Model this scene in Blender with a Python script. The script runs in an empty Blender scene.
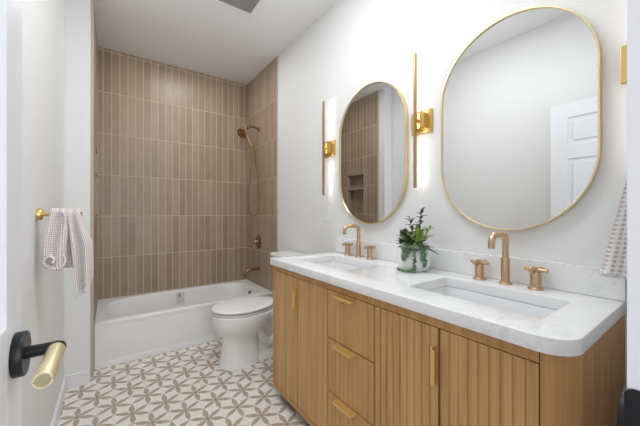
import bpy, bmesh, math, random
from mathutils import Vector, Matrix, noise
random.seed(7)
PI = math.pi
C = bpy.context.scene.collection
sc = bpy.context.scene

# ---------------------------------------------------------------- camera, world, lights, exposure
cam_d = bpy.data.cameras.new('camera'); cam = bpy.data.objects.new('camera', cam_d); C.objects.link(cam)
cam.location = (0, 0, 1.185); cam.rotation_euler = (PI/2, 0, math.radians(-35.48))
cam_d.sensor_width = 36; cam_d.lens = 16.5; cam_d.shift_y = -0.0014; cam_d.clip_start = 0.02
sc.camera = cam
w = bpy.data.worlds.new('world'); sc.world = w; w.use_nodes = True
w.node_tree.nodes['Background'].inputs[0].default_value = (0.93, 0.96, 1.0, 1)
w.node_tree.nodes['Background'].inputs[1].default_value = 0.42
def area(name, loc, rot, sx, sy, power, col=(1, 1, 1)):
    l = bpy.data.lights.new(name, 'AREA'); l.shape = 'RECTANGLE'; l.size = sx; l.size_y = sy; l.energy = power; l.color = col
    o = bpy.data.objects.new(name, l); C.objects.link(o); o.location = loc; o.rotation_euler = rot
    return o
area('ceiling_fill', (0.62, 1.0, 2.77), (0, 0, 0), 0.45, 1.1, 8.5, (0.95, 0.975, 1))  # unseen fill under the ceiling, added to light the room from above
area('alcove_fill', (0.65, 2.8, 2.77), (0, 0, 0), 0.35, 0.35, 4.5, (0.96, 0.98, 1))  # added to brighten the tub alcove, which has no lamp of its own
area('doorway_fill', (0.33, -0.9, 1.35), (PI/2, 0, 0), 0.42, 1.5, 10.0, (0.92, 0.96, 1))  # made-up fill behind the camera, reaches the alcove through the doorway
def point_light(name, loc, r, power, col):
    l = bpy.data.lights.new(name, 'POINT'); l.shadow_soft_size = r; l.energy = power; l.color = col
    o = bpy.data.objects.new(name, l); C.objects.link(o); o.location = loc
point_light('upper_point_fill', (0.56, 1.38, 2.38), 0.07, 4.2, (0.95, 0.975, 1))  # added point fill kept out of view, lifts the ceiling and walls
vs = sc.view_settings
vs.view_transform = 'Standard'; vs.look = 'None'; vs.exposure = 0.58; vs.gamma = 1.0; vs.use_curve_mapping = False

# ---------------------------------------------------------------- materials
def srgb(r, g, b):
    f = lambda c: (c/255/12.92) if c/255 <= 0.04045 else ((c/255+0.055)/1.055)**2.4
    return (f(r), f(g), f(b), 1)
class NT:
    def __init__(s, name):
        s.m = bpy.data.materials.new(name); s.m.use_nodes = True; s.t = s.m.node_tree
        s.b = s.t.nodes['Principled BSDF']
    def n(s, typ, **kw):
        x = s.t.nodes.new(typ)
        for k, v in kw.items(): setattr(x, k, v)
        return x
    def l(s, a, b): s.t.links.new(a, b)
    def math(s, op, a, b=None, c=None):
        x = s.n('ShaderNodeMath', operation=op)
        for i, v in enumerate((a, b, c)):
            if v is None: continue
            if hasattr(v, 'is_linked'): s.l(v, x.inputs[i])
            else: x.inputs[i].default_value = v
        return x.outputs[0]
    def mix(s, f, a, b):
        x = s.n('ShaderNodeMix', data_type='RGBA')
        for i, v in ((0, f), (6, a), (7, b)):
            if hasattr(v, 'is_linked'): s.l(v, x.inputs[i])
            else: x.inputs[i].default_value = v
        return x.outputs[2]
    def objco(s, scale=(1, 1, 1)):
        tc = s.n('ShaderNodeTexCoord'); mp = s.n('ShaderNodeMapping'); mp.inputs['Scale'].default_value = scale
        s.l(tc.outputs['Object'], mp.inputs['Vector']); return mp.outputs[0]
    def noise(s, co, sc_, detail=3, rough=0.5):
        x = s.n('ShaderNodeTexNoise'); x.inputs['Scale'].default_value = sc_; x.inputs['Detail'].default_value = detail
        x.inputs['Roughness'].default_value = rough; s.l(co, x.inputs['Vector']); return x.outputs['Fac']
    def ramp(s, fac, stops):
        x = s.n('ShaderNodeValToRGB'); e = x.color_ramp.elements
        while len(e) < len(stops): e.new(0.5)
        for q, (p, c) in zip(e, stops): q.position = p; q.color = c
        s.l(fac, x.inputs[0]); return x.outputs[0]
    def bump(s, h, strength, dist=0.002):
        x = s.n('ShaderNodeBump'); x.inputs['Strength'].default_value = strength; x.inputs['Distance'].default_value = dist
        s.l(h, x.inputs['Height']); s.l(x.outputs[0], s.b.inputs['Normal'])
    def set(s, **kw):
        for k, v in kw.items():
            i = s.b.inputs[k.replace('_', ' ')]
            if hasattr(v, 'is_linked'): s.l(v, i)
            else: i.default_value = v
        return s

def simple(name, col, rough=0.5, metal=0.0, nscale=40, var=0.06, bump=0.05, spec=0.5):
    t = NT(name); co = t.objco(); f = t.noise(co, nscale)
    c2 = tuple(min(1, c*(1-var)) for c in col[:3]) + (1,)
    t.set(Base_Color=t.mix(f, c2, col), Roughness=rough, Metallic=metal)
    t.b.inputs['Specular IOR Level'].default_value = spec
    if bump: t.bump(f, bump, 0.001)
    return t.m
WALL = simple('wall_paint', srgb(236, 236, 235), 0.6, nscale=180, var=0.02, bump=0.04, spec=0.3)
CEIL = simple('ceiling_paint', srgb(245, 245, 245), 0.8, nscale=150, var=0.02, bump=0.04, spec=0.2)
TRIM = simple('white_trim_paint', srgb(238, 238, 239), 0.35, nscale=60, var=0.02, bump=0.02)
DOORP = simple('door_paint', srgb(236, 238, 242), 0.35, nscale=60, var=0.02, bump=0.02)
PORC = simple('porcelain', srgb(240, 240, 238), 0.08, nscale=8, var=0.01, bump=0)
ENAM = simple('tub_enamel', srgb(240, 240, 239), 0.15, nscale=8, var=0.01, bump=0)
SINKM = simple('sink_porcelain', srgb(238, 239, 240), 0.12, nscale=8, var=0.01, bump=0)
PULL = simple('satin_gold_pull', srgb(240, 200, 124), 0.38, 0.55, nscale=300, var=0.06, bump=0.02)
BRASS = simple('champagne_bronze', srgb(214, 184, 148), 0.3, 1.0, nscale=300, var=0.08, bump=0.02)
GOLD = simple('brushed_gold', srgb(226, 192, 124), 0.3, 1.0, nscale=300, var=0.08, bump=0.02)
GOLDR = simple('antique_gold_rod', srgb(190, 156, 112), 0.35, 1.0, nscale=300, var=0.08, bump=0.02)
FRAMEG = simple('mirror_frame_gold', srgb(236, 218, 172), 0.3, 1.0, nscale=300, var=0.06, bump=0.02)
GRIPG = simple('satin_brass_grip', srgb(236, 224, 186), 0.5, 1.0, nscale=200, var=0.08, bump=0.02)
SHOWB = simple('aged_bronze', srgb(164, 138, 106), 0.25, 1.0, nscale=200, var=0.1, bump=0.02)
BLACK = simple('matte_black_metal', srgb(24, 27, 32), 0.38, 0.3, nscale=200, var=0.15, bump=0.02)
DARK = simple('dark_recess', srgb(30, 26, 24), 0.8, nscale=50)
GREYM = simple('vent_grey', srgb(168, 165, 160), 0.7, nscale=80)
PLAST = simple('white_plastic', srgb(240, 240, 240), 0.3, nscale=60, var=0.01, bump=0)
GROUT = simple('grout', srgb(216, 199, 177), 0.85, nscale=120, var=0.08, bump=0.1)
SCHL = simple('tile_edge_trim', srgb(196, 184, 164), 0.5, nscale=120, var=0.05, bump=0.05)
NICHE = simple('niche_stone', srgb(176, 160, 142), 0.5, nscale=60, var=0.08, bump=0.05)
VASE = simple('vase_ceramic', srgb(248, 248, 247), 0.25, nscale=30, var=0.02, bump=0.05)
SOIL = simple('soil', srgb(52, 40, 30), 0.9, nscale=200, var=0.4, bump=0.6)

def mirror_mat():
    t = NT('mirror_glass'); f = t.noise(t.objco(), 3)
    t.set(Base_Color=t.mix(f, (0.80, 0.81, 0.81, 1), (0.82, 0.83, 0.83, 1)), Metallic=1.0, Roughness=0.0); return t.m
MIRR = mirror_mat()
def emit_mat(name, col, s):
    t = NT(name); f = t.noise(t.objco(), 5)
    t.set(Base_Color=(0.9, 0.9, 0.88, 1), Emission_Color=t.mix(f, col, col), Emission_Strength=s); return t.m
LED = emit_mat('led_strip', (1, 0.98, 0.95, 1), 8)

def tile_mat():
    t = NT('glazed_taupe_tile'); co = t.objco()
    at = t.n('ShaderNodeAttribute'); at.attribute_name = 'tone'
    tone = at.outputs['Fac']
    base = t.ramp(tone, [(0.0, srgb(143, 122, 102)), (0.5, srgb(155, 134, 113)), (1.0, srgb(168, 147, 126))])
    n1 = t.noise(t.objco((1, 1, 0.4)), 20, 6, 0.7); n2 = t.noise(co, 60, 4)
    c = t.mix(t.math('MULTIPLY', t.math('SUBTRACT', n1, 0.25), 1.0), base, srgb(182, 162, 142))
    c = t.mix(t.math('MULTIPLY', t.math('GREATER_THAN', n2, 0.64), 0.25), c, srgb(120, 98, 80))
    t.set(Base_Color=c, Roughness=t.math('ADD', 0.24, t.math('MULTIPLY', n1, 0.22)))
    t.b.inputs['Specular IOR Level'].default_value = 0.5
    t.bump(t.noise(co, 22, 4, 0.55), 0.35, 0.003)
    return t.m
TILE = tile_mat()

def floor_mat():
    t = NT('floor_flower_tile'); tc = t.n('ShaderNodeTexCoord'); s = t.n('ShaderNodeSeparateXYZ'); t.l(tc.outputs['Object'], s.inputs[0])
    A, R = 0.175, 0.1005; B = 0.301
    def local(ox, oy):
        gx = t.math('SUBTRACT', t.math('FLOORED_MODULO', t.math('ADD', s.outputs[0], -ox + A/2), A), A/2)
        gy = t.math('SUBTRACT', t.math('FLOORED_MODULO', t.math('ADD', s.outputs[1], -oy + B/2), B), B/2)
        d = t.math('SQRT', t.math('ADD', t.math('MULTIPLY', gx, gx), t.math('MULTIPLY', gy, gy)))
        return gx, gy, d
    x1, y1, d1 = local(0.715, 1.894); x2, y2, d2 = local(0.715 + A/2, 1.894 + B/2)
    sel = t.math('LESS_THAN', d2, d1)
    pick = lambda a, b: t.math('ADD', t.math('MULTIPLY', a, t.math('SUBTRACT', 1.0, sel)), t.math('MULTIPLY', b, sel))
    gx, gy, r = pick(x1, x2), pick(y1, y2), pick(d1, d2)
    ang = t.math('ARCTAN2', gy, gx)
    phi = t.math('SUBTRACT', t.math('FLOORED_MODULO', ang, PI/3), PI/6)
    u = t.math('MULTIPLY', r, t.math('COSINE', phi)); v = t.math('ABSOLUTE', t.math('MULTIPLY', r, t.math('SINE', phi)))
    uu = t.math('DIVIDE', u, R)
    wdt = t.math('MULTIPLY', t.math('POWER', t.math('MAXIMUM', t.math('SINE', t.math('MULTIPLY', t.math('MINIMUM', uu, 1.0), PI)), 0.0), 0.9), 0.0146)
    ins = t.math('MULTIPLY', t.math('LESS_THAN', v, wdt), t.math('LESS_THAN', uu, 0.985))
    # hexagon edge (grout) : distance along the nearest edge normal (0,60,120.. degrees)
    phi2 = t.math('SUBTRACT', t.math('FLOORED_MODULO', t.math('ADD', ang, PI/6), PI/3), PI/6)
    e = t.math('MULTIPLY', r, t.math('COSINE', phi2))
    gr = t.math('GREATER_THAN', e, A/2 - 0.0012)
    dot = t.math('LESS_THAN', r, 0.006)
    co = t.objco(); n = t.noise(co, 30, 4); n2 = t.noise(co, 9, 4)
    white = t.mix(n2, srgb(232, 227, 221), srgb(244, 241, 236))
    pet = t.mix(n, srgb(152, 136, 118), srgb(204, 188, 168))
    c = t.mix(ins, white, pet); c = t.mix(t.math('MULTIPLY', gr, 0.35), c, srgb(180, 172, 162)); c = t.mix(t.math('MULTIPLY', dot, 0.8), c, srgb(84, 74, 66))
    t.set(Base_Color=c, Roughness=0.42); t.bump(gr, -0.3, 0.001)
    return t.m
FLOOR = floor_mat()

def wood_mat(name, dark, light, streak):
    t = NT(name); co = t.objco((1, 1, 0.05))
    n1 = t.noise(co, 26, 6, 0.6); n2 = t.noise(t.objco((1, 1, 0.03)), 150, 3, 0.6); n3 = t.noise(t.objco((1, 1, 0.35)), 3.0, 3)
    f = t.math('ADD', t.math('MULTIPLY', n1, 0.55), t.math('ADD', t.math('MULTIPLY', n2, 0.3), t.math('MULTIPLY', n3, 0.2)))
    c = t.ramp(f, [(0.36, dark), (0.52, streak), (0.68, light)])
    t.set(Base_Color=c, Roughness=0.45); t.b.inputs['Specular IOR Level'].default_value = 0.35
    t.bump(n2, 0.12, 0.001); return t.m
WOOD = wood_mat('oak_veneer', srgb(182, 138, 86), srgb(220, 180, 126), srgb(203, 160, 106))
WOODD = wood_mat('oak_frame', srgb(168, 122, 72), srgb(208, 164, 110), srgb(190, 144, 90))

def quartz_mat():
    t = NT('white_quartz'); co = t.objco()
    n = t.noise(co, 3.0, 8, 0.7); v = t.math('ABSOLUTE', t.math('SUBTRACT', n, 0.5))
    vein = t.math('MAXIMUM', t.math('SUBTRACT', 1.0, t.math('MULTIPLY', v, 45)), 0.0)
    m = t.noise(co, 2.2, 2); vein = t.math('MULTIPLY', vein, t.math('MULTIPLY', t.math('MAXIMUM', t.math('SUBTRACT', m, 0.45), 0.0), 3.0))
    s = t.noise(co, 90, 3)
    c = t.mix(s, srgb(240, 241, 242), srgb(248, 248, 248)); c = t.mix(t.math('MINIMUM', vein, 0.22), c, srgb(190, 192, 194))
    t.set(Base_Color=c, Roughness=0.12); return t.m
QUARTZ = quartz_mat()

def check_mat(name, period, lw, base, line, co_kind='UV', dots=False):
    t = NT(name); tc = t.n('ShaderNodeTexCoord'); s = t.n('ShaderNodeSeparateXYZ'); t.l(tc.outputs[co_kind], s.inputs[0])
    a = t.math('FLOORED_MODULO', s.outputs[0], period); b = t.math('FLOORED_MODULO', s.outputs[1], period)
    la = t.math('LESS_THAN', a, lw); lb = t.math('LESS_THAN', b, lw)
    f = t.math('MULTIPLY', la, lb) if dots else t.math('MAXIMUM', la, lb)
    n = t.noise(t.objco(), 60, 3)
    if dots: f = t.math('ADD', t.math('MULTIPLY', f, 0.75), t.math('MULTIPLY', t.math('MAXIMUM', la, lb), 0.22))
    b0 = t.mix(n, tuple(c*0.92 for c in base[:3]) + (1,), base)
    t.set(Base_Color=t.mix(t.math('MULTIPLY', f, 0.8), b0, line), Roughness=0.9); t.b.inputs['Specular IOR Level'].default_value = 0.1
    t.bump(f, -0.6 if dots else 0.3, 0.003); return t.m
TOWA = check_mat('checked_cotton', 0.0078, 0.0020, srgb(246, 242, 240), srgb(158, 134, 128))
TOWB = check_mat('waffle_cotton', 0.0155, 0.0075, srgb(248, 245, 242), srgb(182, 164, 152), dots=True)
FRG = simple('white_fringe', srgb(236, 232, 228), 0.9, nscale=200, var=0.08, bump=0.2)
def leafm(name, a, b):
    t = NT(name); n = t.noise(t.objco(), 45, 3); t.set(Base_Color=t.mix(n, a, b), Roughness=0.45); return t.m
LEAFD = leafm('dark_leaf', srgb(52, 76, 46), srgb(92, 120, 66)); LEAFL = leafm('light_leaf', srgb(112, 142, 64), srgb(164, 188, 100))
LEAFP = leafm('purple_leaf', srgb(56, 50, 54), srgb(84, 84, 72)); LEAFS = leafm('bead_leaf', srgb(78, 122, 80), srgb(136, 172, 130))
CLEAR = simple('pale_sticker', srgb(214, 212, 208), 0.3, nscale=30, bump=0)
STK = simple('sticker_print', srgb(120, 122, 122), 0.5, nscale=30, bump=0)

# ---------------------------------------------------------------- helpers
def obj(name, bm, mat, parent=None, smooth=False, angle=None):
    """links a bmesh (world coordinates) as one mesh object; if parented the mesh is re-expressed round the root"""
    me = bpy.data.meshes.new(name); 
    off = Vector((0, 0, 0))
    p = parent
    while p: off += p.location; p = p.parent
    bmesh.ops.translate(bm, verts=bm.verts, vec=-off)
    bm.to_mesh(me); bm.free()
    for m in (mat if isinstance(mat, (list, tuple)) else [mat]): me.materials.append(m)
    if smooth:
        for f in me.polygons: f.use_smooth = True
        if angle is not None: me.set_sharp_from_angle(angle=math.radians(angle))
    o = bpy.data.objects.new(name, me); C.objects.link(o)
    if parent: o.parent = parent
    return o
def tag(o, label, cat, group=None, kind=None):
    if label: o['label'] = label
    if cat: o['category'] = cat
    if group: o['group'] = group
    if kind: o['kind'] = kind
    return o
def thing(name, label, cat, loc=(0, 0, 0), group=None):
    o = bpy.data.objects.new(name, None); C.objects.link(o); o.location = loc; o.empty_display_size = 0.05
    return tag(o, label, cat, group)
def struct(name, bm, mat, label=None, **k):
    o = obj(name, bm, mat, **k); o['kind'] = 'structure'
    if label: o['label'] = label
    return o
def dup(root, delta, label, group=None, mirror=False):
    r = root.copy(); C.objects.link(r); r.location = Vector(root.location) + Vector(delta); r['label'] = label
    if group: r['group'] = group
    for ch in list(root.children):
        c = ch.copy(); C.objects.link(c); c.parent = r
        for g in list(ch.children):
            d = g.copy(); C.objects.link(d); d.parent = c
    return r
def box(bm, x0, x1, y0, y1, z0, z1, bev=0, seg=2, mi=0):
    r = bmesh.ops.create_cube(bm, size=1); vs_ = r['verts']
    for v in vs_: v.co = Vector(((x0+x1)/2 + v.co.x*(x1-x0), (y0+y1)/2 + v.co.y*(y1-y0), (z0+z1)/2 + v.co.z*(z1-z0)))
    fs = set(f for v in vs_ for f in v.link_faces)
    for f in fs: f.material_index = mi
    if bev:
        es = list(set(e for v in vs_ for e in v.link_edges))
        bmesh.ops.bevel(bm, geom=es, offset=bev, segments=seg, profile=0.5, affect='EDGES')
    return bm
def BX(*a, **k): return box(bmesh.new(), *a, **k)
def loft(bm, rings, cap0=True, cap1=True, closed=True):
    vr = [[bm.verts.new(p) for p in r] for r in rings]
    n = len(vr[0])
    for a, b in zip(vr, vr[1:]):
        for i in range(n if closed else n-1):
            j = (i+1) % n
            bm.faces.new((a[i], a[j], b[j], b[i]))
    if cap0: bm.faces.new(list(reversed(vr[0])))
    if cap1: bm.faces.new(vr[-1])
    return vr
def fixn(bm): bmesh.ops.recalc_face_normals(bm, faces=bm.faces); return bm
def tube(bm, pts, rad, n=16, cap=True, up=None):
    pts = [Vector(p) for p in pts]; rs = rad if isinstance(rad, (list, tuple)) else [rad]*len(pts)
    rings = []; prev = None
    for i, p in enumerate(pts):
        t = (pts[min(i+1, len(pts)-1)] - pts[max(i-1, 0)]).normalized()
        if prev is None:
            a = Vector((0, 0, 1)) if abs(t.z) < 0.9 else Vector((1, 0, 0))
            u = t.cross(a).normalized()
        else:
            u = (prev - t*prev.dot(t)).normalized()
        prev = u; v = t.cross(u)
        rings.append([p + (u*math.cos(2*PI*k/n) + v*math.sin(2*PI*k/n))*rs[i] for k in range(n)])
    loft(bm, rings, cap, cap); return bm
def lathe(bm, c, prof, axis='z', n=32, cap=True):
    """prof = [(r, h)] along the axis from centre c"""
    ax = {'x': (Vector((0, 1, 0)), Vector((0, 0, 1)), Vector((1, 0, 0))), 'y': (Vector((0, 0, 1)), Vector((1, 0, 0)), Vector((0, 1, 0))),
          'z': (Vector((1, 0, 0)), Vector((0, 1, 0)), Vector((0, 0, 1)))}[axis] if isinstance(axis, str) else axis
    c = Vector(c)
    rings = [[c + ax[2]*h + (ax[0]*math.cos(2*PI*k/n) + ax[1]*math.sin(2*PI*k/n))*max(r, 1e-4) for k in range(n)] for r, h in prof]
    loft(bm, rings, cap, cap); return bm
def arc(c, r, a0, a1, n, plane='xz'):
    out = []
    for i in range(n+1):
        a = a0 + (a1-a0)*i/n; p, q = r*math.cos(a), r*math.sin(a)
        out.append({'xz': (c[0]+p, c[1], c[2]+q), 'xy': (c[0]+p, c[1]+q, c[2]), 'yz': (c[0], c[1]+p, c[2]+q)}[plane])
    return out
def rrect(x0, x1, y0, y1, r, n=8):
    """rounded rectangle; r = radius or four radii (x0y0, x1y0, x1y1, x0y1)"""
    rs = r if isinstance(r, (list, tuple)) else [r]*4
    cs = [(x0, y0, 1, 1, PI), (x1, y0, -1, 1, 1.5*PI), (x1, y1, -1, -1, 0), (x0, y1, 1, -1, 0.5*PI)]
    out = []
    for (x, y, sx, sy, a0), q in zip(cs, rs):
        if q <= 0: out.append((x, y)); continue
        for i in range(n+1):
            a = a0 + PI/2*i/n; out.append((x+sx*q+q*math.cos(a), y+sy*q+q*math.sin(a)))
    return out
def slab(outer, holes, z0, z1, bev=0.0015):
    """flat plate with holes, from 2-D outlines"""
    cu = bpy.data.curves.new('outline', 'CURVE'); cu.dimensions = '2D'; cu.fill_mode = 'BOTH'
    cu.extrude = (z1-z0)/2 - bev; cu.bevel_depth = bev; cu.bevel_resolution = 2; cu.offset = -bev
    for pts in [outer] + holes:
        s = cu.splines.new('POLY'); s.points.add(len(pts)-1); s.use_cyclic_u = True
        for p, q in zip(s.points, pts): p.co = (q[0], q[1], 0, 1)
    o = bpy.data.objects.new('outline', cu); C.objects.link(o)
    bpy.context.view_layer.update()
    me = bpy.data.meshes.new_from_object(o.evaluated_get(bpy.context.evaluated_depsgraph_get()))
    bm = bmesh.new(); bm.from_mesh(me); bpy.data.objects.remove(o); bpy.data.curves.remove(cu); bpy.data.meshes.remove(me)
    bmesh.ops.translate(bm, verts=bm.verts, vec=(0, 0, (z0+z1)/2)); bmesh.ops.remove_doubles(bm, verts=bm.verts, dist=1e-5)
    return bm

def catmull(pts, n):
    pts = [Vector(p) for p in pts]; out = []; q = [2*pts[0]-pts[1]] + pts + [2*pts[-1]-pts[-2]]
    m = len(pts)-1
    for k in range(n+1):
        t = m*k/n; i = min(int(t), m-1); f = t-i; a, b, c, d = q[i:i+4]
        out.append(0.5*((2*b)+(c-a)*f+(2*a-5*b+4*c-d)*f*f+(3*b-a-3*c+d)*f**3))
    return out

# ---------------------------------------------------------------- room dimensions (metres)
W = 1.397; XL = -0.255; XT = -0.103; XS = -0.119; TW = W-0.010; YS = 2.596; YT0 = 2.70; YB = 3.5135; H = 2.78; YN = 0.085; DOOR_X0, DOOR_X1, DOOR_Z = -0.165, 1.30, 2.04
TUBY = 2.77; TUBZ = 0.346

struct('floor', BX(XL-0.12, W+0.12, -1.2, YB+0.12, -0.06, 0.0), FLOOR, 'white floor tiles with taupe six-petal flowers')
struct('ceiling', BX(XL-0.12, W+0.12, -0.04, YB+0.12, H, H+0.06), CEIL, 'plain white ceiling')
struct('wall_right', BX(W, W+0.12, -0.04, YB+0.12, 0, H), WALL, 'white wall carrying the mirrors and sconces')
struct('wall_left', BX(XL-0.12, XL, -0.04, YS, 0, H), WALL, 'white wall with the towel peg')
bm = bmesh.new()
box(bm, XL, DOOR_X0, -0.04, YN, 0, H); box(bm, DOOR_X1, W, -0.04, YN, 0, H); box(bm, DOOR_X0, DOOR_X1, -0.04, YN, DOOR_Z, H)
struct('wall_front', bm, WALL, 'white wall round the double doorway')
NY0, NY1, NZ0, NZ1 = 2.962, 3.318, 1.165, 1.722       # niche opening in the alcove wall
bm = bmesh.new(); ND = 0.09
box(bm, XL-0.12, XT-0.006-ND, YS, YB+0.12, 0, H)
for a in ((YT0-0.01, NY0, 0, H), (NY1, YB+0.12, 0, H), (NY0, NY1, 0, NZ0), (NY0, NY1, NZ1, H)):
    box(bm, XT-0.006-ND, XT-0.006, a[0], a[1], a[2], a[3])
box(bm, XT-0.006-ND, XS, YS, YT0-0.01, 0, H)
struct('wall_alcove', bm, WALL, 'white wall end beside the tub alcove')
struct('wall_back', BX(XT-0.006, W, YB+0.003, YB+0.12, 0, H), GROUT, 'grouted wall behind the taupe tile')

# ---- wall tiles: one mesh per wall, every tile a small bevelled block with its own tone
TP, TR = 0.0672, 0.4001
def tiled(name, label, u0, u1, first_u, place, hole=None, z0=TUBZ+0.0, z1=H-0.006):
    bm = bmesh.new(); tone = bm.faces.layers.float.new('tone'); rnd = random.Random(name)
    def block(a, b, c, d, tn, tl):
        if b-a < 0.004 or d-c < 0.004: return
        g = 0.0030; bv = 0.0010; th = 0.0045
        pts = [[(a+g, c+g), (b-g, c+g), (b-g, d-g), (a+g, d-g)], [(a+g+bv, c+g+bv), (b-g-bv, c+g+bv), (b-g-bv, d-g-bv), (a+g+bv, d-g-bv)]]
        v0 = [bm.verts.new(place(u, z, 0.0)) for u, z in pts[0]]; v1 = [bm.verts.new(place(u, z, th-bv)) for u, z in pts[0]]
        v2 = [bm.verts.new(place(u, z, th + tl[0]*(u-(a+b)/2) + tl[1]*(z-(c+d)/2))) for u, z in pts[1]]
        fs = []
        for p, q in ((v0, v1), (v1, v2)):
            for i in range(4): fs.append(bm.faces.new((p[i], p[(i+1) % 4], q[(i+1) % 4], q[i])))
        fs.append(bm.faces.new(v2)); fs.append(bm.faces.new(v0[::-1]))
        for f in fs: f[tone] = tn
    r = 0; zz = z0
    while zz < z1:
        ztop = min(zz+TR, z1); u = first_u
        while u < u1:
            a, b = max(u, u0), min(u+TP, u1)
            if b > a:
                tn = rnd.random(); tl = (rnd.uniform(-.006, .006), rnd.uniform(-.0015, .0015))
                if hole and a < hole[1] and b > hole[0] and zz < hole[3] and ztop > hole[2]:
                    block(a, b, zz, min(ztop, hole[2]), tn, tl); block(a, b, max(zz, hole[3]), ztop, tn, tl)
                    m0, m1 = max(zz, hole[2]), min(ztop, hole[3])
                    block(a, min(b, hole[0]), m0, m1, tn, tl); block(max(a, hole[1]), b, m0, m1, tn, tl)
                else: block(a, b, zz, ztop, tn, tl)
            u += TP
        zz += TR
    fixn(bm); o = struct(name, bm, [TILE], label); return o
tiled('wall_back_tiles', 'vertical taupe tiles on the long wall behind the tub', XT, W, -0.061-3*TP, lambda u, z, t: (u, YB+0.006-t, z))
tiled('wall_right_tiles', 'vertical taupe tiles behind the shower head', YT0+0.004, YB, YB-20*TP, lambda u, z, t: (TW-t, u, z), z0=TUBZ-0.4001)
tiled('wall_left_tiles', 'vertical taupe tiles on the alcove wall with the niche', YT0, YB, YB-20*TP, lambda u, z, t: (XT-0.006+t, u, z), hole=(NY0, NY1, NZ0, NZ1))
tiled('wall_niche_tiles', 'taupe tiles lining the back of the shower niche', NY0, NY1, YB-20*TP, lambda u, z, t: (XT-0.006-ND+t, u, z), z0=NZ0, z1=NZ1)
# grout sheets behind side tiles
bm = bmesh.new()
box(bm, TW-0.0030, W-0.0002, YT0+0.003, YB, 0, H-0.002)
for a in ((YT0, NY0, 0, H-.002), (NY1, YB, 0, H-.002), (NY0, NY1, 0, NZ0), (NY0, NY1, NZ1, H-.002)): box(bm, XT-0.0058, XT-0.0030, a[0], a[1], a[2], a[3])
struct('trim_1', bm, GROUT, 'sand grout between the alcove tiles')
bm = bmesh.new()
box(bm, TW-0.0065, W-0.0001, YT0-0.002, YT0+0.004, 0.0, H, 0.0005); box(bm, XS-0.02, XT+0.001, YT0-0.0105, YT0+0.001, 0, H, 0.0005)
struct('trim_2', bm, SCHL, 'pale strip ending the tile beside the painted wall')
bm = bmesh.new(); x0, x1 = XT-0.006-ND+0.005, XT+0.003; q = 0.014
box(bm, x0, x1, NY0-q, NY0+0.003, NZ0-q, NZ1+q, 0.002); box(bm, x0, x1, NY1-0.003, NY1+q, NZ0-q, NZ1+q, 0.002)
box(bm, x0, x1, NY0+.003, NY1-.003, NZ0-q, NZ0+0.006, 0.002); box(bm, x0, x1, NY0+.003, NY1-.003, NZ1-0.006, NZ1+q, 0.002)
box(bm, x0, x1, NY0+.003, NY1-.003, 1.505, 1.525, 0.002)
struct('trim_3', bm, NICHE, 'pale stone frame and shelf of the shower niche')

# ---- baseboards
def baseb(name, x0, x1, y0, y1, label):
    bm = bmesh.new(); box(bm, x0, x1, y0, y1, 0.0, 0.088, 0.003)
    struct(name, bm, TRIM, label)
baseb('baseboard_left', XL, XL+0.014, 0.10, YS, 'white baseboard under the towel peg')
baseb('baseboard_back', XL+0.014, XS, YS-0.014, YS, 'short white baseboard on the wall end by the tub')

# ---------------------------------------------------------------- doors
def door_leaf(name, label, x_face, thick, y0, y1):
    """6-panel leaf, plane parallel to YZ; raised stiles on both faces"""
    bm = bmesh.new()
    xa, xb = x_face-thick, x_face; core = 0.008
    box(bm, xa+core, xb-core, y0+0.004, y1-0.004, 0.012, DOOR_Z-0.006)
    st = 0.11; ms = 0.10; z0, z1 = 0.01, DOOR_Z-0.004
    cols = [(y0+0.0115, y0+st), ((y0+y1)/2-ms/2, (y0+y1)/2+ms/2), (y1-st, y1-0.0115)]
    rails = [(z0, z0+0.22), (0.80, 0.98), (1.60, 1.71), (z1-0.115, z1)]
    for s in (0, 1):
        a, b = ((xa, xa+core+0.001) if s == 0 else (xb-core-0.001, xb))
        for c in cols: box(bm, a, b, c[0], c[1], z0, z1, 0.0004)
        for (c0, c1) in ((cols[0][1], cols[1][0]), (cols[1][1], cols[2][0])):
            for r in rails: box(bm, a, b, c0-.002, c1+.002, r[0], r[1], 0.003)
            for ra, rb in zip(rails, rails[1:]):
                m = 0.03
                if s == 0: box(bm, a+0.002, b, c0+m, c1-m, ra[1]+m, rb[0]-m, 0.004)
                else: box(bm, a, b-0.002, c0+m, c1-m, ra[1]+m, rb[0]-m, 0.004)
    box(bm, xa, xb, y1-0.012, y1+0.0006, z0, z1, 0.0004); box(bm, xa, xb, y0-0.0006, y0+.012, z0, z1, 0.0004)
    return bm
XD = -0.150
d1 = tag(struct('door_1', door_leaf('', '', XD, 0.038, 0.105, 0.8525), DOORP, 'white six-panel door leaf standing open along the left wall'), None, None)
hz = 0.912; HY = 0.795
h = thing('lever_handle', None, None, (XD, HY, hz)); h.parent = d1; h.location = (XD, HY, hz)
for k in ('category',):
    if k in h: del h[k]
def sub(name, bm, mat, parent, smooth=True, angle=40): return obj(name, fixn(bm), mat, parent, smooth, angle)
sub('rosette', lathe(bmesh.new(), (XD, HY, hz), [(0.0405, 0.0), (0.0415, 0.002), (0.0415, 0.015), (0.040, 0.017)], 'x', 48), BLACK, h)
sub('neck', tube(bmesh.new(), [(XD+0.01, HY, hz), (XD+0.053, HY, hz), (XD+0.059, HY-0.001, hz), (XD+0.0625, HY-0.006, hz), (XD+0.0615, HY-0.020, hz)], [0.0115, 0.0115, 0.0125, 0.0138, 0.0138], 28), BLACK, h)
gx = lambda q: XD+0.0615-0.01*q
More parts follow.
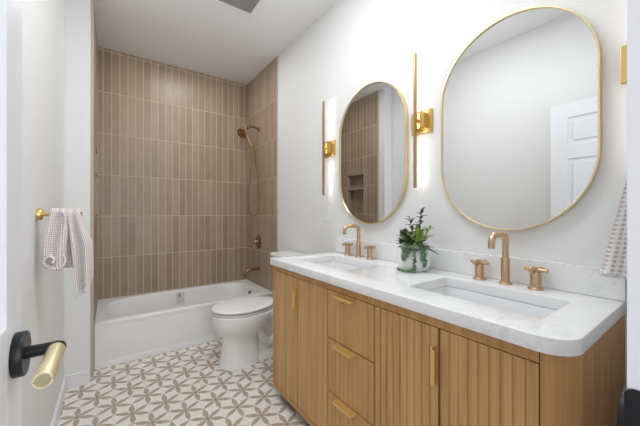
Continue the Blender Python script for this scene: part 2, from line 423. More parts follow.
sub('grip', tube(bmesh.new(), [(gx(0), HY-0.018, hz), (gx(.13), HY-0.145, hz), (gx(.132), HY-0.147, hz), (gx(.132), HY-0.147, hz), (gx(.128), HY-0.143, hz), (gx(.128), HY-0.143, hz)], [0.0142, 0.0142, 0.0130, 0.0106, 0.0100, 0.004], 36), GRIPG, h)
h['label'] = 'black and brass lever handle'
# far leaf of the double door, closed
bm = door_leaf('', '', 0.0795, 0.036, 0.55, 1.295)
bmesh.ops.transform(bm, matrix=Matrix(((0, 1, 0, 0), (1, 0, 0, 0), (0, 0, 1, 0), (0, 0, 0, 1))), verts=bm.verts); fixn(bm)
d2 = struct('door_2', bm, DOORP, 'closed white door leaf seen edge-on at the right')
pl_ = [(y, z) for y, z in rrect(0.045, 0.0815, 0.80, 0.957, 0.010, 8)]
bm = bmesh.new(); loft(bm, [[(0.5502, y, z) for y, z in pl_], [(0.547, y, z) for y, z in pl_], [(0.5455, 0.0632+(y-0.0632)*.9, 0.8785+(z-0.8785)*.97) for y, z in pl_]])
p = sub('latch_plate', bm, BLACK, d2); p['label'] = 'black latch plate on the door edge'
r2 = thing('lever_handle', None, None, (0.61, 0.0805, 0.887)); r2.parent = d2
if 'category' in r2: del r2['category']
sub('rosette', lathe(bmesh.new(), (0.61, 0.0805, 0.887), [(0.039, 0.0), (0.040, 0.002), (0.040, 0.010), (0.0385, 0.012)], 'y', 48), BLACK, r2)
bm = bmesh.new(); t_ = 0.006
box(bm, DOOR_X0, DOOR_X0+0.012, -0.04, YN-0.0, 0, DOOR_Z); 
struct('trim_4', bm, TRIM, 'white jamb lining of the doorway')

# ---------------------------------------------------------------- bathtub
def raybox(cx, cy, ang, x0, x1, y0, y1):
    dx, dy = math.cos(ang), math.sin(ang)
    tx = ((x1-cx)/dx if dx > 0 else (x0-cx)/dx) if abs(dx) > 1e-9 else 1e9
    ty = ((y1-cy)/dy if dy > 0 else (y0-cy)/dy) if abs(dy) > 1e-9 else 1e9
    t = min(tx, ty); return (cx+dx*t, cy+dy*t)
def superell(cx, cy, a, b, ang, n):
    c, s = math.cos(ang), math.sin(ang)
    r = (abs(c/a)**n + abs(s/b)**n)**(-1/n); return (cx+r*c, cy+r*s)
tx0, tx1 = XT+0.002, W-0.016; ty0, ty1 = TUBY, YB-0.001
tub = thing('bathtub', 'white alcove bathtub with a plain front apron', 'bathtub', ((tx0+tx1)/2, (ty0+ty1)/2, 0))
bm = bmesh.new(); N = 128
cxm, cym = (tx0+tx1)/2, (ty0+ty1)/2 + 0.012
base_angs = [2*PI*i/N for i in range(N)]
corner = [math.atan2(y-cym, x-cxm) % (2*PI) for x in (tx0, tx1) for y in (ty0, ty1)]
for c_ in corner:
    k = min(range(N), key=lambda i: abs(base_angs[i]-c_)); base_angs[k] = c_
rings = []
rings.append([(*raybox(cxm, cym, a, tx0, tx1, ty0+0.02, ty1), 0.30) for a in base_angs])
rings.append([(*raybox(cxm, cym, a, tx0, tx1, ty0, ty1), TUBZ-0.012) for a in base_angs])
rings.append([(*raybox(cxm, cym, a, tx0, tx1, ty0+0.001, ty1), TUBZ-0.004) for a in base_angs])
rings.append([(*raybox(cxm, cym, a, tx0, tx1, ty0+0.006, ty1), TUBZ) for a in base_angs])
ax_, ay_ = (tx1-tx0)/2-0.055, 0.300
for da, z in ((0, TUBZ), (0.006, TUBZ-0.001), (0.012, TUBZ-0.006), (0.017, TUBZ-0.02), (0.03, TUBZ-0.10), (0.055, 0.15), (0.085, 0.085), (0.13, 0.062), (0.25, 0.058)):
    n_ = 4.2 - da*4
    rings.append([(*superell(cxm+0.0, cym, ax_-da*1.6, ay_-da*0.75, a, n_), z) for a in base_angs])
loft(bm, rings, False, True); fixn(bm)
sub('tub_body', bm, ENAM, tub, True, 50)
# apron with a recessed field
def apron():
    bm = bmesh.new(); y = ty0
    o = rrect(tx0, tx1, 0.0, TUBZ-0.006, 0.001, 8); ii = [rrect(tx0+m, tx1-m, 0.04+k, TUBZ-0.03-k, r, 8) for m, k, r in ((0.03, 0, 0.045), (0.036, .006, 0.040), (0.052, .018, .034))]
    R = [[(x, y, z) for x, z in o], [(x, y, z) for x, z in ii[0]], [(x, y+0.0022, z) for x, z in ii[1]], [(x, y+0.0004, z) for x, z in ii[2]]]
    loft(bm, R, False, True)
    # solid behind
    b = [(x, y+0.02, z) for x, z in o]; va = [bm.verts.new(p) for p in R[0]]; vb = [bm.verts.new(p) for p in b]
    for i in range(len(va)):
        j = (i+1) % len(va); bm.faces.new((va[i], va[j], vb[j], vb[i]))
    return bm
sub('apron', apron(), ENAM, tub, True, 35)
bm = lathe(bmesh.new(), (1.272, 3.135, 0.272), [(0.034, 0.0), (0.034, -0.008), (0.030, -0.012), (0.012, -0.013), (0.012, -0.022), (0.009, -0.024)], 'x', 32)
p = sub('overflow_plate', bm, SHOWB, tub); p['label'] = 'bronze overflow plate'
p = sub('drain', lathe(bmesh.new(), (1.12, 3.155, 0.0585), [(0.034, 0), (0.033, 0.003), (0.02, 0.006), (0.003, 0.006)], 'z', 32), SHOWB, tub); p['label'] = 'bronze drain'

st = thing('care_sticker', 'small pale printed sticker on the inner back of the bathtub', 'sticker', (0.60, 3.44, 0.26))
def quad_sheet(p0, p1, p2, p3, th=0.0008):
    bm = bmesh.new(); a = [Vector(p) for p in (p0, p1, p2, p3)]; n = (a[1]-a[0]).cross(a[3]-a[0]).normalized()*th
    loft(bm, [a, [v+n for v in a]]); return fixn(bm)
STX, STY = (0.565, 0.645), 3.4322
obj('sticker_sheet', quad_sheet((STX[0], STY, 0.322), (STX[1], STY, 0.322), (STX[1], STY-0.019, 0.215), (STX[0], STY-0.019, 0.215)), CLEAR, st)
obj('sticker_print', quad_sheet((0.590, STY-0.0025, 0.314), (0.606, STY-0.0025, 0.314), (0.606, STY-0.0105, 0.276), (0.590, STY-0.0105, 0.276)), STK, st)

# ---------------------------------------------------------------- shower fittings (on the tiled right wall)
XR = TW-0.005; SY = 3.15
s1 = thing('shower_fixture', 'bronze shower head and hand shower with looping hose on the tile', 'shower head', (XR, SY, 2.15))
sub('wall_flange', lathe(bmesh.new(), (XR, SY, 2.135), [(0.028, 0.0), (0.028, -0.004), (0.014, -0.012)], 'x', 28), SHOWB, s1)
sub('shower_arm', tube(bmesh.new(), [(XR-0.002, SY, 2.135), (XR-0.05, SY, 2.15), (XR-0.10, SY, 2.148), (XR-0.14, SY, 2.12), (XR-0.16, SY, 2.09)], 0.0105, 16), SHOWB, s1)
ax3 = Vector((-0.72, -0.28, -0.62)).normalized(); u3 = ax3.cross(Vector((0, 0, 1))).normalized(); v3 = ax3.cross(u3)
sub('spray_head', lathe(bmesh.new(), (XR-0.165, SY, 2.085), [(0.012, -0.02), (0.018, 0.0), (0.03, 0.02), (0.052, 0.042), (0.060, 0.050), (0.060, 0.060), (0.054, 0.064), (0.01, 0.065)], (u3, v3, ax3), 36), SHOWB, s1)
sub('diverter', lathe(bmesh.new(), (XR-0.155, SY, 2.115), [(0.018, -0.03), (0.02, -0.025), (0.02, 0.02), (0.014, 0.03)], 'z', 24), SHOWB, s1)
hd = s1
sub('hand_shower', tube(bmesh.new(), [(XR-0.175, SY-0.02, 2.075), (XR-0.15, SY-0.025, 2.03), (XR-0.12, SY-0.027, 1.975), (XR-0.10, SY-0.027, 1.925)], [0.022, 0.017, 0.013, 0.011], 20), BRASS, hd)
hp = catmull([(XR-a, SY-b, z) for a, b, z in ((.10, .027, 1.93), (.118, .03, 1.6), (.134, .03, 1.3), (.118, .03, 1.18), (.078, .03, 1.14), (.036, .03, 1.18), (.018, .03, 1.3), (.03, .03, 1.6), (.085, .035, 1.92), (.135, .035, 2.05), (.150, .02, 2.09))], 60)
sub('hose', tube(bmesh.new(), hp, 0.0065, 10), SHOWB, hd)
sv = thing('shower_valve', 'round bronze mixer valve on the tile above the tub spout', 'valve', (XR, SY, 0.845))
sub('valve_plate', lathe(bmesh.new(), (XR, SY, 0.845), [(0.078, 0.0), (0.078, -0.005), (0.072, -0.009), (0.026, -0.011), (0.026, -0.05), (0.022, -0.055)], 'x', 40), SHOWB, sv)
sub('valve_handle', tube(bmesh.new(), [(XR-0.05, SY, 0.845), (XR-0.075, SY, 0.845), (XR-0.085, SY, 0.845), (XR-0.09, SY, 0.84)], [0.016, 0.02, 0.02, 0.012], 20), BRASS, sv)
sub('valve_lever', tube(bmesh.new(), [(XR-0.078, SY, 0.845), (XR-0.082, SY-0.02, 0.845), (XR-0.085, SY-0.075, 0.842)], [0.010, 0.009, 0.007], 14), BRASS, sv)
ts = thing('tub_spout', 'bronze bath spout bent down over the tub end', 'tub spout', (XR, SY, 0.52))
sub('spout_flange', lathe(bmesh.new(), (XR, SY, 0.535), [(0.032, 0.0), (0.032, -0.008), (0.022, -0.014)], 'x', 28), SHOWB, ts)
sub('spout_pipe', tube(bmesh.new(), [(XR-0.01, SY, 0.535), (XR-0.09, SY, 0.535), (XR-0.13, SY, 0.530), (XR-0.155, SY, 0.512), (XR-0.165, SY, 0.482), (XR-0.166, SY, 0.455)], [0.020, 0.018, 0.017, 0.017, 0.0165, 0.0165], 20), SHOWB, ts)

# ---------------------------------------------------------------- toilet
TYc = 2.275
toi = thing('toilet', 'white toilet with closed lid between vanity and bathtub', 'toilet', (1.0, TYc, 0))
def egg(xf, xb, hw, z, n=40, yb=0.62, y0=TYc):
    """elongated outline: round nose at xf, squarer back at xb"""
    xm = xf + (xb-xf)*0.46; pts = []
    for i in range(n):
        a = 2*PI*i/n; c, s = math.cos(a), math.sin(a)
        if c < 0: x = xm + (xm-xf)*c; y = hw*s
        else:
            e = 3.2; r = (abs(c)**e + abs(s)**e)**(-1/e); x = xm + (xb-xm)*c*r; y = hw*s*r*(1-(1-yb)*max(0, c*r)**2)
        pts.append((x, y0+y, z))
    return pts
bm = bmesh.new()
loft(bm, [egg(0.672, 0.985, 0.126, 0.0, yb=0.9), egg(0.675, 0.985, 0.123, 0.01, yb=0.9), egg(0.694, 0.975, 0.108, 0.12, yb=0.9), egg(0.700, 0.965, 0.100, 0.20, yb=0.9), egg(0.690, 0.99, 0.104, 0.232, yb=0.9),
          egg(0.660, 1.04, 0.140, 0.262, yb=0.8), egg(0.641, 1.09, 0.166, 0.30, yb=0.75), egg(0.632, 1.12, 0.180, 0.345, yb=0.75), egg(0.628, 1.135, 0.185, 0.385, yb=0.75), egg(0.630, 1.135, 0.184, 0.398, yb=0.75), egg(0.638, 1.13, 0.175, 0.402, yb=0.75)])
sub('bowl', bm, PORC, toi, True, 60)
bm = bmesh.new()
def ell(cx, cy, hx, hy, z, e=3, n=40):
    return [(*superell(cx, cy, hx, hy, 2*PI*i/n, e), z) for i in range(n)]
loft(bm, [ell(1.13, TYc, 0.20, 0.105, 0.0, 4), ell(1.13, TYc, 0.20, 0.10, 0.04, 4), ell(1.13, TYc, 0.18, 0.075, 0.07, 3), ell(1.14, TYc, 0.19, 0.07, 0.18, 3), ell(1.15, TYc, 0.2, 0.085, 0.28, 3), ell(1.18, TYc, 0.19, 0.14, 0.34, 4), ell(1.20, TYc, 0.185, 0.18, 0.385, 5), ell(1.20, TYc, 0.182, 0.178, 0.398, 5)])
sub('trapway_base', bm, PORC, toi, True, 60)
for s_ in (-1, 1):      # moulded trapway bulge on each side
    bm = bmesh.new()
    tube(bm, [(0.98, TYc+s_*0.06, 0.27), (1.0, TYc+s_*0.062, 0.18), (1.05, TYc+s_*0.066, 0.12), (1.12, TYc+s_*0.066, 0.15), (1.17, TYc+s_*0.066, 0.24), (1.24, TYc+s_*0.06, 0.27), (1.29, TYc+s_*0.05, 0.18), (1.30, TYc+s_*0.045, 0.03)], [0.03, 0.034, 0.036, 0.038, 0.038, 0.036, 0.032, 0.03], 16)
    sub('trapway', bm, PORC, toi, True, 60)
def seatlike(xf, xb, hw, z0, z1, b=0.004, crown=0.0):
    bm = bmesh.new(); R = [egg(xf+b, xb-b, hw-b, z0), egg(xf, xb, hw, z0+b), egg(xf, xb, hw, z1-b), egg(xf+b, xb-b, hw-b, z1-b*0.2), egg(xf+b*3, xb-b*3, hw-b*3, z1+crown*0.4), egg(xf+0.12, xb-0.12, hw-0.10, z1+crown)]
    loft(bm, R); return bm
sub('seat', seatlike(0.630, 1.122, 0.180, 0.4065, 0.4195, 0.004), PLAST, toi, True, 60)
sub('lid', seatlike(0.622, 1.125, 0.190, 0.4310, 0.449, 0.005, 0.004), PLAST, toi, True, 60)
for s_ in (-1, 1):
    bm = bmesh.new(); tube(bm, [(1.135, TYc+s_*0.075-0.025, 0.425), (1.135, TYc+s_*0.075+0.025, 0.425)], 0.014, 16)
    sub('hinge', bm, PLAST, toi)
bm = bmesh.new(); TK = TYc-0.018
loft(bm, [ell(1.282, TK, 0.088, 0.150, 0.395, 7), ell(1.282, TK, 0.092, 0.155, 0.42, 7), ell(1.282, TK, 0.098, 0.160, 0.62, 8), ell(1.280, TK, 0.101, 0.163, 0.785, 8)])
sub('tank', bm, PORC, toi, True, 50)
bm = bmesh.new()
loft(bm, [ell(1.272, TK, 0.106, 0.178, 0.786, 8), ell(1.272, TK, 0.111, 0.184, 0.792, 8), ell(1.272, TK, 0.111, 0.184, 0.812, 8), ell(1.272, TK, 0.105, 0.178, 0.822, 8), ell(1.272, TK, 0.06, 0.13, 0.825, 5)])
sub('tank_lid', bm, PORC, toi, True, 50)
sub('flush_lever', tube(bmesh.new(), [(1.182, TYc-0.13, 0.73), (1.165, TYc-0.13, 0.73), (1.160, TYc-0.12, 0.73), (1.160, TYc-0.05, 0.725)], [0.012, 0.009, 0.008, 0.006], 14), BRASS, toi)

# ---------------------------------------------------------------- vanity
VY0, VY1 = 0.2025, 1.731; XF = 0.855; ZC = 0.850; ZB = 0.060
van = thing('vanity_cabinet', 'long oak double vanity with fluted doors and brass pulls', 'cabinet', ((XF+W)/2, (VY0+VY1)/2, 0))
RC = 0.065
# carcass : side, rounded near corner, top rail, bottom rail, inner backing
cor = [(XF+RC-RC*math.cos(a), VY0+0.004+RC-RC*math.sin(a)) for a in [PI/2*i/12 for i in range(13)]]
outl = [(XF, 0.2675)] + cor + [(W-0.001, VY0+0.004), (W-0.001, VY0+0.026), (XF+RC, VY0+0.026)] + [(XF+RC-(RC-0.022)*math.sin(PI/2*i/10), VY0+0.004+RC-(RC-0.022)*math.cos(PI/2*i/10)) for i in range(1, 11)] + [(XF+0.022, 0.2675)]
# remove duplicate of the curved start
outl = outl[1:]
bm = bmesh.new(); loft(bm, [[(x, y, ZB) for x, y in outl], [(x, y, ZC) for x, y in outl]]); fixn(bm)
sub('side_panel', bm, WOODD, van, True, 30)
sub('side_panel', BX(XF+0.0, W-0.001, VY1-0.028, VY1-0.004, ZB, ZC, 0.0015), WOODD, van, False)
sub('top_rail', BX(XF, XF+0.02, VY0+0.0715, VY1-0.0285, 0.814, ZC, 0.001), WOODD, van, False)
sub('bottom_rail', BX(XF, XF+0.02, VY0+0.07, VY1-0.0285, ZB, 0.088, 0.001), WOODD, van, False)
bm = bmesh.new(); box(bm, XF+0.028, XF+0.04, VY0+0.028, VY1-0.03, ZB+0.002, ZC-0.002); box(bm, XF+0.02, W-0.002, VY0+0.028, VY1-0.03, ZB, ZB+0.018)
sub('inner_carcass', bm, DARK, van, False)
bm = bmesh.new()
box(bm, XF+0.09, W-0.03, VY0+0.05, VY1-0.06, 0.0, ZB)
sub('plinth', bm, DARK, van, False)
def fluted(y0, y1, z0, z1, n, depth=0.0034, xf=XF+0.002, th=0.02):
    """front panel with vertical flutes; flat outline at the back"""
    prof = []; p = (y1-y0)/n
    for i in range(n):
        a = y0+i*p
        for t, d in ((0.0, 0.0032), (0.03, 0.0), (0.64, 0.0), (0.72, 0.0005), (0.955, 0.0032)):
            prof.append((xf+d*depth/0.0032, a+t*p))
    prof += [(xf+0.0035, y1)]
    prof[0] = (xf+0.0006, y0); prof[-1] = (xf+0.0006, y1)
    bm = bmesh.new(); o = prof + [(xf+th, y1), (xf+th, y0)]
    loft(bm, [[(x, y, z0) for x, y in o], [(x, y, z1) for x, y in o]]); return fixn(bm)
G = 0.0018
def pull_v(y, z0, z1, parent):
    bm = bmesh.new(); r = rrect(-0.024, 0.004, z0, z1, [0.008, 0, 0, 0.008], 6)
    loft(bm, [[(XF+x, y, z) for x, z in r], [(XF+x, y+0.0035, z) for x, z in r]])
    box(bm, XF-0.0245, XF-0.020, y-0.010, y+0.0035, z0+0.006, z1-0.006, 0.0012)
    return sub('handle', bm, PULL, parent, False)
def pull_h(y0, y1, z, parent):
    bm = bmesh.new(); r = rrect(-0.026, 0.004, y0, y1, [0.008, 0, 0, 0.008], 6)
    loft(bm, [[(XF+x, y, z) for x, y in r], [(XF+x, y, z+0.0035) for x, y in r]])
    box(bm, XF-0.0265, XF-0.022, y0+0.006, y1-0.006, z-0.008, z+0.0035, 0.0012)
    return sub('handle', bm, PULL, parent, False)
zt, zb = 0.812, 0.090
D = {}
for (a, b, ph) in ((1.700, 1.422, 'lo'), (1.419, 1.142, None), (0.830, 0.547, 'lo'), (0.543, 0.2735, None)):
    y0, y1 = b+G, a-G
    d = obj('door', fluted(y0, y1, zb+G, zt-G, 9, 0.0036 if a < 1 else 0.0015), WOOD, van)
    if ph == 'lo': pull_v(y0+0.006, 0.628, 0.752, d)
for (a, b) in ((0.812, 0.581), (0.579, 0.327), (0.325, 0.090)):
    d = obj('drawer', fluted(0.832+G, 1.140-G, b+G, a-G, 10, 0.0017), WOOD, van)
    pull_h(0.932, 1.068, a-0.012, d)

# countertop with two sink cut-outs
S2 = (0.970, 1.240, 0.306, 0.752); S1 = (0.970, 1.240, 1.139, 1.585)
outer = rrect(0.8305, W-0.0005, VY0, VY1, [0.075, 0, 0, 0.02], 14)
holes = [rrect(*s, 0.018, 6) for s in (S1, S2)]
ct = obj('countertop', slab(outer, holes, 0.8505, 0.890, 0.002), QUARTZ, None, True, 40)
tag(ct, 'white quartz countertop with rounded corner on the oak vanity', 'countertop')
tag(obj('backsplash', BX(W-0.020, W-0.0005, VY0, VY1, 0.8905, 0.993, 0.0015), QUARTZ), 'low white quartz backsplash strip under the mirrors', 'backsplash')
def make_sink(s, label):
    x0, x1, y0, y1 = s; t = thing('sink', label, 'sink', ((x0+x1)/2, (y0+y1)/2, 0.853), 'undermount sinks'); bm = bmesh.new()
    def rr(m, r, z): return [(x, y, z) for x, y in rrect(x0+m, x1-m, y0+m, y1-m, r, 6)]
    loft(bm, [rr(-0.014, 0.035, 0.842), rr(-0.014, 0.035, 0.8495), rr(-0.003, 0.022, 0.8495), rr(-0.001, 0.022, 0.847), rr(0.003, 0.024, 0.81), rr(0.010, 0.03, 0.775), rr(0.022, 0.035, 0.75), rr(0.042, 0.04, 0.735), rr(0.07, 0.04, 0.726), rr(0.10, 0.02, 0.722)], False, True)
    loft(bm, [rr(-0.014, 0.035, 0.842), rr(-0.012, 0.035, 0.74), rr(0.0, 0.035, 0.715), rr(0.09, 0.02, 0.708)], False, True); fixn(bm)
    sub('basin', bm, SINKM, t, True, 50)
    sub('drain', lathe(bmesh.new(), ((x0+x1)/2, (y0+y1)/2, 0.7223), [(0.03, 0), (0.03, 0.003), (0.02, 0.004), (0.018, 0.002), (0.004, 0.002)], 'z', 32), BRASS, t)
    return t
sk = make_sink(S2, 'rectangular white undermount sink nearest the rounded counter corner')
dup(sk, (0, S1[2]-S2[2], 0), 'rectangular white undermount sink at the toilet end of the counter', 'undermount sinks')

# ---------------------------------------------------------------- faucets
def make_faucet(yc, label, grp):
    x = 1.325; z = 0.8905; t = thing('faucet', label, 'faucet', (x, yc, z), grp)
    bm = bmesh.new()
    lathe(bm, (x, yc, z), [(0.025, 0), (0.025, 0.004), (0.0225, 0.007), (0.0165, 0.008), (0.0165, 0.105), (0.0155, 0.107), (0.012, 0.108)], 'z', 32)
    sub('spout_base', bm, BRASS, t)
    r = 0.028; top = z+0.205
    pts = [(x, yc, z+0.10), (x, yc, top-r)] + arc((x-r, yc, top-r), r, 0, PI/2, 8)[1:] + [(x-0.075, yc, top)] + arc((x-0.088, yc, top-0.034), 0.034, PI/2, PI*0.97, 9)[1:] + [(x-0.1215, yc, top-0.052)]
    sub('spout', tube(bmesh.new(), pts, 0.0118, 20), BRASS, t)
    return t
def make_handle(yc, label, grp, rot):
    x = 1.325; z = 0.8905; t = thing('cross_handle_valve', label, 'faucet handle', (x, yc, z), grp)
    sub('handle_base', lathe(bmesh.new(), (x, yc, z), [(0.026, 0), (0.026, 0.004), (0.0235, 0.007), (0.0185, 0.008), (0.0185, 0.062), (0.017, 0.064)], 'z', 32), BRASS, t)
    bm = bmesh.new()
    for k in (0, 1):
        a = rot + k*PI/2; dx, dy = math.cos(a)*0.040, math.sin(a)*0.040
        tube(bm, [(x-dx, yc-dy, z+0.074), (x+dx, yc+dy, z+0.074)], 0.008, 16)
    lathe(bm, (x, yc, z), [(0.0125, 0.062), (0.0125, 0.083), (0.010, 0.085)], 'z', 24)
    sub('cross_lever', bm, BRASS, t)
    return t
f2 = make_faucet(0.541, 'champagne bronze gooseneck faucet at the sink nearest the rounded corner', 'faucets')
dup(f2, (0, 0.880, 0), 'champagne bronze gooseneck faucet at the toilet end of the counter', 'faucets')
ha = make_handle(0.435, 'bronze cross handle right of the nearer faucet', 'faucet handles', math.radians(82))
dup(ha, (0, 0.211, 0), 'bronze cross handle between the plant and the nearer faucet', 'faucet handles')
dup(ha, (0, 0.882, 0), 'bronze cross handle between the farther faucet and the plant', 'faucet handles')
dup(ha, (0, 1.095, 0), 'bronze cross handle farthest along the counter, beside the toilet end', 'faucet handles')

# ---------------------------------------------------------------- mirrors
def stadium(cy, cz, hw, hh, n=32):
    pts = []
    for i in range(n+1): a = PI*i/n; pts.append((cy+hw*math.cos(a), cz+(hh-hw)+hw*math.sin(a)))
    for i in range(n+1): a = PI+PI*i/n; pts.append((cy+hw*math.cos(a), cz-(hh-hw)+hw*math.sin(a)))
    return pts
def make_mirror(yc, label):
    zc = 1.564; t = thing('wall_mirror', label, 'mirror', (W, yc, zc), 'pill-shaped wall mirrors'); hw, hh = 0.2995, 0.458; f = 0.006
    bm = bmesh.new(); R = []
    for x, m in ((W-0.001, 0), (W-0.027, 0), (W-0.028, 0.001), (W-0.028, f-0.001), (W-0.027, f), (W-0.016, f)):
        R.append([(x, y, z) for y, z in stadium(yc, zc, hw-m, hh-m)])
    loft(bm, R, False, False); fixn(bm); sub('mirror_frame', bm, FRAMEG, t, True, 40)
    bm = bmesh.new(); loft(bm, [[(W-0.004, y, z) for y, z in stadium(yc, zc, hw-f, hh-f)], [(W-0.020, y, z) for y, z in stadium(yc, zc, hw-f, hh-f)]]); fixn(bm)
    sub('mirror_glass', bm, MIRR, t, False)
    return t
mm = make_mirror(0.562, 'pill-shaped gold-framed mirror above the nearer sink, reflecting a door')
dup(mm, (0, 0.819, 0), 'pill-shaped gold-framed mirror above the farther sink, reflecting taupe tile')

# ---------------------------------------------------------------- sconces
def make_sconce(yc, label):
    zc = 1.675; t = thing('wall_sconce', label, 'wall light', (W, yc, zc), 'gold rod sconces'); xr = W-0.072
    sub('wall_plate', BX(W-0.018, W-0.0005, yc-0.062, yc+0.062, zc-0.062, zc+0.062, 0.002), GOLD, t, False)
    bm = bmesh.new(); box(bm, W-0.052, W-0.018, yc-0.040, yc+0.040, zc-0.040, zc+0.040, 0.002)
    sub('mount_block', bm, GOLD, t, False)
    sub('arm', lathe(bmesh.new(), (W-0.052, yc, zc), [(0.013, 0), (0.013, -0.016)], 'x', 20), GOLD, t)
    bm = bmesh.new(); box(bm, xr-0.004, xr+0.003, yc-0.0062, yc+0.0062, zc-0.36, zc+0.36, 0.001)
    for q in (-1, 1): box(bm, xr+0.002, xr+0.0095, yc+q*0.0062-(0.0016 if q > 0 else 0), yc+q*0.0062+(0.0016 if q < 0 else 0), zc-0.36, zc+0.36)
    sub('rod', bm, GOLDR, t, False)
    sub('led_strip', BX(xr+0.003, xr+0.0050, yc-0.0042, yc+0.0042, zc-0.352, zc+0.352), LED, t, False)
    return t
s_ = make_sconce(0.985, 'slim gold rod wall light between the two mirrors')
dup(s_, (0, 0.832, 0), 'slim gold rod wall light above the outlet, beyond the farther mirror')
dup(s_, (0, -0.832, 0), 'gold wall light cut off by the door edge at the right')

# ---------------------------------------------------------------- outlet, vent
ou = thing('wall_outlet', 'white wall outlet plate under the farthest sconce', 'outlet', (W, 1.872, 1.172))
sub('cover_plate', BX(W-0.006, W-0.0005, 1.836, 1.908, 1.112, 1.230, 0.002), PLAST, ou, False)
bm = bmesh.new(); box(bm, W-0.009, W-0.006, 1.854, 1.890, 1.137, 1.205, 0.001)
sub('rocker', bm, PLAST, ou, False)
for z in (1.19, 1.152):
    for y in (1.865, 1.879): sub('slot', BX(W-0.0095, W-0.0088, y-0.0012, y+0.0012, z-0.005, z+0.005), GREYM, ou, False)

vx0, vx1, vy0, vy1 = 0.53, 0.935, 1.86, 2.262
ve = thing('ceiling_vent', 'square white-framed exhaust vent in the ceiling', 'vent', ((vx0+vx1)/2, (vy0+vy1)/2, H))
bm = bmesh.new(); fr = 0.028
for a in ((vx0, vx1, vy0, vy0+fr), (vx0, vx1, vy1-fr, vy1), (vx0, vx0+fr, vy0+fr, vy1-fr), (vx1-fr, vx1, vy0+fr, vy1-fr)): box(bm, *a, H-0.014, H-0.0005, 0.002)
sub('vent_frame', bm, PLAST, ve, False)
sub('vent_backing', BX(vx0+fr, vx1-fr, vy0+fr, vy1-fr, H-0.004, H-0.001), GREYM, ve, False)
bm = bmesh.new(); y = vy0+fr+0.008
while y < vy1-fr-0.006:
    box(bm, vx0+fr, vx1-fr, y-0.0025, y+0.0025, H-0.012, H-0.005); y += 0.014
sub('vent_grille', bm, GREYM, ve, False)

# ---------------------------------------------------------------- towel pegs and towels
def cloth(rows, th=0.004):
    """rows: list of lists of points (grid) -> thick sheet with metric UVs"""
    bm = bmesh.new(); uv = bm.loops.layers.uv.new('UVMap')
    nr, ncol = len(rows), len(rows[0]); P = [[Vector(p) for p in r] for r in rows]
    vl = [0.0035]
    for i in range(1, nr): vl.append(vl[-1] + sum((P[i][j]-P[i-1][j]).length for j in range(ncol))/ncol)
    ul = [0.0035]
    for j in range(1, ncol): ul.append(ul[-1] + sum((P[i][j]-P[i][j-1]).length for i in range(nr))/nr)
    def norm(i, j):
        a = P[min(i+1, nr-1)][j]-P[max(i-1, 0)][j]; b = P[i][min(j+1, ncol-1)]-P[i][max(j-1, 0)]
        n = a.cross(b); return n.normalized() if n.length > 1e-9 else Vector((0, 0, 1))
    A = [[bm.verts.new(P[i][j]+norm(i, j)*th/2) for j in range(ncol)] for i in range(nr)]
    B = [[bm.verts.new(P[i][j]-norm(i, j)*th/2) for j in range(ncol)] for i in range(nr)]
    def face(vs_, uvs):
        f = bm.faces.new(vs_); f.smooth = True
        for l, q in zip(f.loops, uvs): l[uv].uv = q
    for i in range(nr-1):
        for j in range(ncol-1):
            u = [(ul[j], vl[i]), (ul[j+1], vl[i]), (ul[j+1], vl[i+1]), (ul[j], vl[i+1])]
            face((A[i][j], A[i][j+1], A[i+1][j+1], A[i+1][j]), u); face((B[i][j], B[i+1][j], B[i+1][j+1], B[i][j+1]), [u[0], u[3], u[2], u[1]])
    for i in range(nr-1):
        for j in (0, ncol-1):
            face((A[i][j], A[i+1][j], B[i+1][j], B[i][j]), [(ul[j], vl[i]), (ul[j], vl[i+1]), (ul[j], vl[i+1]), (ul[j], vl[i])])
    for j in range(ncol-1):
        for i in (0, nr-1):
            face((A[i][j], B[i][j], B[i][j+1], A[i][j+1]), [(ul[j], vl[i]), (ul[j], vl[i]), (ul[j+1], vl[i]), (ul[j+1], vl[i])])
    return bm
PY, PZ = 1.70, 1.176
pg = thing('towel_peg', 'short brass towel peg on the left wall', 'towel peg', (XL, PY, PZ))
sub('mount', lathe(bmesh.new(), (XL, PY, PZ), [(0.0255, 0), (0.0255, 0.016), (0.024, 0.018)], 'x', 32), GOLD, pg)
sub('peg', tube(bmesh.new(), [(XL+0.016, PY, PZ), (XL+0.150, PY, PZ)], 0.0085, 20), GOLD, pg)

tw = thing('hand_towel', 'checked hand towel looped over the brass peg on the left wall', 'towel', (XL+0.1, PY, PZ))
# looped bunch: a ribbon running down, round and back up, its width lying along Y
def wob(p, s): return noise.noise(Vector(p)*9+Vector((s, 0, 0)))*0.008
def ribbon(path, w0, w1, yoff, seed, n=60, m=14, amp=0.012, lean=(0, 0)):
    c = catmull(path, n); rows = []
    for i, p in enumerate(c):
        t = i/n; t0 = c[max(i-1, 0)]; t1 = c[min(i+1, n)]; tg = (t1-t0).normalized(); nn = Vector((0, 1, 0)).cross(tg)
        wd = w0+(w1-w0)*t; row = []
        for j in range(m+1):
            s = j/m-0.5; q = p + Vector((0, 1, 0))*(s*wd+yoff) + nn*(amp*math.sin(s*8+seed+t*4)*min(1, t*4+.2)) + Vector((lean[0]*s, 0, lean[1]*s))
            q += Vector((wob(q, seed), wob(q, seed+5), wob(q, seed+9)))*0.6; row.append(q)
        rows.append(row)
    return rows
X = lambda px: -0.2416 + (px-37)*0.00330      # metres per photographed pixel at the peg's distance
Z = lambda py: PZ - (py-214.5)*0.00458
L = lambda lst: [(a, PY, b) for a, b in lst]
def sheet(n, m, fn): return [[fn(i/n, j/m) for j in range(m+1)] for i in range(n+1)]
